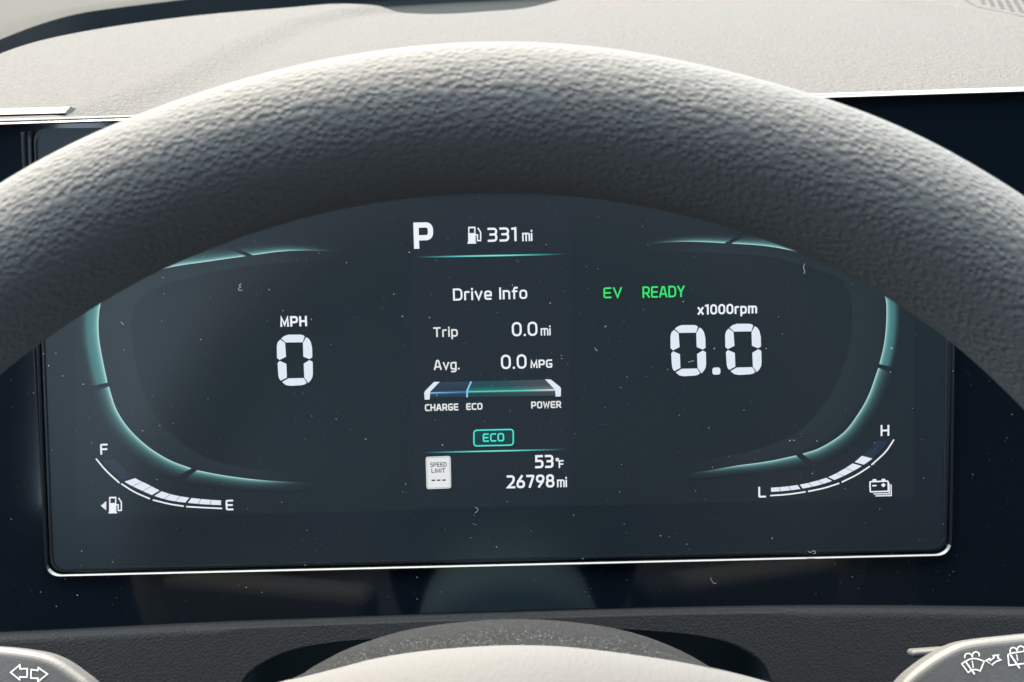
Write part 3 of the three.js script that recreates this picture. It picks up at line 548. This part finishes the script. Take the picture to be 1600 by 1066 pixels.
// ================================================================ steering wheel
const wp = (px, py, h) => { const o = WC.clone().addScaledVector(WN, h), r = ray(px, py), t = o.clone().sub(camera.position).dot(WN) / r.dot(WN); const p = camera.position.clone().addScaledVector(r, t).sub(WC).applyQuaternion(WI); return [p.x, p.y, h]; };
{
  const wheel = thing('steering_wheel_unit', 'dark pebbled leather steering wheel with pale hub pad', 'steering wheel', WC, WQ);
  // the grip swells and thins a little round the rim: [photo x, y, change of radius in tenths of a millimetre]
  const OUTC = [[0, 284, 3], [60, 250, 2.5], [150, 202, 0.5], [237, 171, -4], [300, 150, -6], [355, 131, -6], [400, 117, -5.5], [500, 94, -5.5], [600, 77, -5], [700, 66, -3], [797, 64, -2.5], [900, 69, -2.4], [1000, 81, -3], [1100, 102, -4], [1180, 123, -4], [1248, 141, -1], [1327, 162, 4.5], [1400, 194, 7], [1476, 231, 7.4], [1547, 273, 6.5], [1597, 304, 6]];
  const INC = [[0, 584, -4.5], [54, 542, -2.5], [88, 520, -0.5], [123, 497, 0], [158, 471, -1], [198, 450, -1.4], [247, 423, -1], [286, 407, 0.5], [343, 385, 1.4], [388, 367, 1.4], [451, 347, 1.4], [505, 334, 1.2], [561, 320, 1.2], [640, 312, 1.4], [735, 301, 1], [825, 303, 0], [892, 307, -0.6], [958, 314, -1.5], [1010, 324, -1.6], [1100, 346, -2], [1163, 364, -3.4], [1235, 388, -4.6], [1278, 409, -4], [1304, 424, -4], [1380, 459, -4.6], [1431, 495, -3.4], [1487, 533, -1.4], [1532, 571, 2], [1577, 622, 8], [1600, 647, 11]];
  const table = (L) => L.map(([x, y, d]) => { const p = wp(x, y, 0); return [Math.atan2(p[1], p[0]), d * 0.000118]; }).sort((a, b) => a[0] - b[0]);
  const TO = table(OUTC), TI = table(INC);
  const look = (T, t) => { const n = T.length; if (t <= T[0][0]) return T[0][1] * sstep(0.6, 0, T[0][0] - t); if (t >= T[n - 1][0]) return T[n - 1][1] * sstep(0.6, 0, t - T[n - 1][0]); for (let i = 1; i < n; i++) if (t <= T[i][0]) return lerp(T[i - 1][1], T[i][1], (t - T[i - 1][0]) / (T[i][0] - T[i - 1][0])); return 0; };
  const soft = (T, t) => { let v = 0; for (let k = -2; k <= 2; k++) v += look(T, t + k * 0.03); return v / 5; };
  const R = 0.175, r = 0.0157, rows = [], NU = 720, NV = 96;
  for (let i = 0; i <= NU; i++) {
    const t = i / NU * 2 * Math.PI, row = [], tt = t > 4.5 ? t - 2 * Math.PI : t, gi = soft(TI, tt), go = soft(TO, tt);
    for (let j = 0; j <= NV; j++) {
      const s = j / NV * 2 * Math.PI, rr = r + gi * Math.pow(Math.max(0, -Math.cos(s)), 1.5) + go * Math.pow(Math.max(0, Math.cos(s)), 1.5), q = R + rr * Math.cos(s);
      row.push([q * Math.cos(t), q * Math.sin(t), rr * Math.sin(s)]);
    }
    rows.push(row);
  }
  part(wheel, 'rim', gridGeo(rows, (i, j) => [i / NU * 1.12, j / NV * 0.096], 'flip'), M.rim);
  // hub: dark grained band round a domed pale pad
  const h0 = -0.045;
  const bandPx = [[440, 1085], [472, 1054], [516, 1033], [552, 1020.5], [592, 1008.5], [645, 998], [716, 989.4], [800, 985.5], [884, 989], [969, 1000.5], [1025, 1014.5], [1067, 1030], [1110, 1050], [1160, 1080]];
  const padPx = [[400, 1078], [446, 1064.8], [485, 1055.5], [530, 1044], [583, 1030.5], [645, 1020], [716, 1013], [800, 1009], [876, 1011], [941, 1017.5], [1025, 1029], [1081, 1038.6], [1137, 1051], [1188, 1064], [1240, 1079]];
  const closeLoop = (P, n) => {                             // top arc from the photograph, closed below by a round lower half
    const top = spline(P, 80), a = top[0], b = top[80], mx = (a[0] + b[0]) / 2, w = (b[0] - a[0]) / 2, out = top.slice();
    for (let k = 1; k < 60; k++) { const q = k / 60 * Math.PI, c = Math.cos(q), s = Math.pow(Math.sin(q), 0.7); out.push([mx + w * c, lerp(b[1], a[1], k / 60) - 0.085 * s, a[2]]); }
    out.push(a); return out;
  };
  const band = closeLoop(bandPx.map((p) => wp(p[0], p[1], h0 - 0.014))), pad = closeLoop(padPx.map((p) => wp(p[0], p[1], h0)));
  const scaleTo = (L, k, z) => L.map((p) => [lerp(-0.0, p[0], k), lerp(-0.02, p[1], k), z]);
  const bandRows = [scaleTo(band, 0.97, h0 - 0.045), scaleTo(band, 0.995, h0 - 0.022), scaleTo(band, 1, h0 - 0.014)];
  for (let k = 1; k <= 4; k++) bandRows.push(band.map((p, i) => { const q = pad[i], t = k / 4; return [lerp(p[0], q[0], t), lerp(p[1], q[1], t), lerp(h0 - 0.014, h0 - 0.0006, t)]; }));
  part(wheel, 'hub_band', gridGeo(bandRows, (i, j, p) => [j / 141 * 0.36, p[2] * 1.6], 'flip'), M.hubBand, 'dark grained edge of the wheel hub');
  const padRows = [scaleTo(pad, 0.995, h0 - 0.004), scaleTo(pad, 0.9995, h0 - 0.0008)];
  for (let k = 0; k <= 24; k++) { const q = k / 24, a = q * Math.PI / 2; padRows.push(scaleTo(pad, 1 - 0.98 * Math.pow(q, 1.35) , h0 + 0.034 * Math.sin(Math.min(1, q * 1.15) * Math.PI / 2))); }
  part(wheel, 'hub_pad', gridGeo(padRows, (i, j, p) => [p[0], p[1]], [0, 0, 1]), M.hubPad, 'pale smooth centre pad of the wheel hub');
  // spokes below the frame
  for (const s of [-1, 1]) {
    const g = new RoundedBoxGeometry(0.115, 0.042, 0.018, 4, 0.007); g.rotateY(s * -0.28); g.translate(s * 0.118, -0.035, -0.022);
    part(wheel, 'spoke', g, M.dark);
  }
}

// ================================================================ stalks
function plate(pts, depth, thick, bevel, tilt) {            // a blade facing the camera side of the wheel, outline measured at its own distance
  return { pts, depth, thick, bevel, tilt };
}
const SQ = new THREE.Quaternion().setFromEuler(new THREE.Euler(THREE.MathUtils.degToRad(-34), 0, 0));
function stalk(name, label, outline, dist, anchor) {
  const pos = ray(...anchor).multiplyScalar(dist).add(camera.position), n = V(0, 0, 1).applyQuaternion(SQ), inv = SQ.clone().invert();
  const on = (px, py, z = 0) => { const o = pos.clone().addScaledVector(n, z), r = ray(px, py), t = o.clone().sub(camera.position).dot(n) / r.dot(n); const p = camera.position.clone().addScaledVector(r, t).sub(pos).applyQuaternion(inv); return [p.x, p.y]; };
  const g = thing(name, label, 'stalk', pos, SQ);
  const sh = new THREE.Shape(outline.map((p) => new THREE.Vector2(...on(p[0], p[1]))));
  const bev = 0.0024, geo = new THREE.ExtrudeGeometry(sh, { depth: 0.006, bevelEnabled: true, bevelThickness: 0.0022, bevelSize: bev, bevelOffset: -bev, bevelSegments: 6, curveSegments: 4 });
  geo.translate(0, 0, -0.0082); part(g, 'stalk_blade', mergeVertices(geo).toNonIndexed ? geo : geo, M.stalk);
  const mark = (pts, w, closed, nm = 'marking') => { const P = roundCorners(pts, closed).map((p) => on(p[0], p[1])), s = dist / FPX * 1.0; return part(g, nm, ribbon(P, w * s, 0.00025, closed), M.print); };
  return { g, on, mark };
}
{
  const L = stalk('turn_signal_stalk', 'grey stalk with two outlined arrows left of the wheel hub', spline([[-160, 1004], [0, 1011], [37, 1015.5], [62, 1020], [82, 1027], [100, 1037], [120, 1051.5], [137, 1065], [150, 1085], [150, 1130]], 40).concat([[-160, 1160]]), 0.33, [40, 1045]);
  L.mark([[17, 1051], [31.5, 1039], [31.5, 1045.5], [43, 1045], [42.5, 1058.5], [31, 1058], [31, 1062.5]], 1.7, true, 'arrow_mark');
  L.mark([[74.5, 1053.5], [60, 1043.5], [59.5, 1048], [49, 1046.5], [48.5, 1060], [59.5, 1060], [59.5, 1065.5]], 1.7, true, 'arrow_mark');
  const Rr = stalk('wiper_stalk', 'grey stalk with white wiper symbols right of the wheel hub', [[1395, 1130], ...spline([[1400, 1082], [1412, 1065], [1425, 1051.5], [1450, 1032], [1475, 1016.5], [1500, 1005], [1525, 999.5], [1600, 991], [1760, 976]], 40), [1760, 1130]].reverse(), 0.33, [1550, 1030]);
  const z = (x, y) => [1200 + x * 0.25, 860 + y * 0.25], m = (pts, w, c, nm) => Rr.mark(pts.map((p) => { const q = z(p[0], p[1]); return p[2] ? [...q, p[2] * 0.25] : q; }), w, c, nm);
  m([[1210, 710], [1240, 690, 20], [1275, 675, 20], [1315, 680, 20], [1350, 695], [1325, 755], [1300, 745, 8], [1272, 748, 8], [1250, 765]], 1.6, true, 'wiper_symbol');
  m([[1237, 700], [1290, 775]], 2.2, false, 'wiper_symbol'); m([[1275, 690], [1282, 735]], 1.3, false, 'wiper_symbol');
  m([[1228, 676], [1230, 650, 12], [1252, 643, 12], [1272, 652, 12], [1274, 668]], 1.6, false, 'wiper_symbol'); m([[1276, 668], [1280, 640, 12], [1302, 634, 12], [1320, 645, 12], [1318, 664]], 1.6, false, 'wiper_symbol');
  m([[1360, 690], [1385, 678], [1388, 690], [1412, 670], [1405, 660], [1440, 655], [1434, 672], [1454, 685], [1425, 695], [1398, 716], [1400, 718]], 1.6, true, 'arrow_mark');
  m([[1498, 655], [1512, 645, 8], [1600, 632], [1660, 640], [1664, 700], [1505, 720]], 1.7, true, 'wiper_symbol'); m([[1515, 655], [1572, 738]], 2.2, false, 'wiper_symbol'); m([[1552, 650], [1560, 690]], 1.3, false, 'wiper_symbol');
  m([[1512, 640], [1512, 615, 12], [1535, 606, 12], [1552, 618, 12], [1555, 630]], 1.6, false, 'wiper_symbol'); m([[1556, 630], [1560, 604, 12], [1582, 597, 12], [1602, 610, 12], [1600, 628]], 1.6, false, 'wiper_symbol');
  // thin lever behind the wiper stalk
  const a = ray(1421, 1021).multiplyScalar(0.36).add(camera.position), b = ray(1490, 1016).multiplyScalar(0.36).add(camera.position);
  const dir = b.clone().sub(a), len = dir.length() * 2, lv = thing('control_lever', 'thin dark lever tip behind the wiper stalk', 'lever', a, new THREE.Quaternion().setFromUnitVectors(V(1, 0, 0), dir.clone().normalize()));
  const lg = new RoundedBoxGeometry(len, 0.0021, 0.006, 4, 0.001); lg.rotateX(-0.5); lg.translate(len / 2, 0, 0); part(lv, 'lever_tip', lg, M.stalk);
}

// ================================================================ dust and lint on the glass
{
  const bits = [];
  for (let i = 0; i < 950; i++) {
    const px = 10 + rnd() * 1580, py = 300 + rnd() * 660, on = px > 60 && px < 1490 && py < 890, s = 0.00005 + 0.00015 * Math.pow(rnd(), 9) ;
    const g = new THREE.IcosahedronGeometry(s, 0), P = g.attributes.position; for (let k = 0; k < P.count; k++) { /* lumpy */ const f = 0.7 + 0.6 * Math.abs(Math.sin(P.getX(k) * 9e4 + P.getY(k) * 7e4 + i)); P.setXYZ(k, P.getX(k) * f, P.getY(k) * f, P.getZ(k) * f); }
    g.scale(1 + rnd() * 0.8, 1, 0.5); g.rotateZ(rnd() * 6.3); const [x, y] = d2(px, py); g.translate(x, y, on ? 0.0005 : -0.001); g.deleteAttribute('uv'); bits.push(g);
  }
  const dust = thing('dust', 'pale dust specks scattered over the display glass and surround', 'dust', DO, DQ, { kind: 'stuff' });
  const dm = part(dust, 'dust_specks', mergeGeometries(bits), M.dust); dm.userData.kind = 'stuff';
  const lint = (pts, label, z = 0.0007) => {
    const c = new THREE.CatmullRomCurve3(pts.map((p) => V(...d2(p[0], p[1]), z))), g = new THREE.TubeGeometry(c, 24, 0.00008, 5);
    const m = new THREE.Mesh(g, M.dust); m.name = lintN++ ? 'lint_fibre_' + String(lintN - 1).padStart(3, '0') : 'lint_fibre'; m.position.copy(DO); m.quaternion.copy(DQ); m.userData = { label, category: 'lint', group: 'lint fibres on the glass' }; m.castShadow = m.receiveShadow = true; scene.add(m);
  };
  let lintN = 0;
  lint([[378, 443], [374, 446], [377, 448], [373, 451], [375, 454], [379, 453]], 'curled pale fibre on the glass in the left dial above the MPH');
  lint([[189, 503], [192, 505], [194, 508]], 'short pale fibre on the left dial ring beside the teal arc');
  lint([[1111, 904], [1113, 909], [1117, 913], [1120, 912]], 'hooked pale fibre on the gloss surround under the screen', -0.0008);
  lint([[1257, 412], [1255, 418], [1257, 424], [1255, 428]], 'faint wavy fibre under the right dial top arc');
  lint([[742, 792], [747, 795], [745, 799], [742, 801]], 'small pale fibre on the glass below the odometer');
  lint([[1262, 861], [1266, 863], [1270, 860], [1274, 863], [1270, 865]], 'tangled pale fibre just above the lower bead at right');
  lint([[1075, 566], [1079, 564.5], [1084, 563.5]], 'straight pale fibre inside the first zero of the rpm readout');
  lint([[929, 543], [931, 547], [934, 548]], 'bent pale fibre on the glass left of the rpm readout');
}
renderer.render(scene, camera);
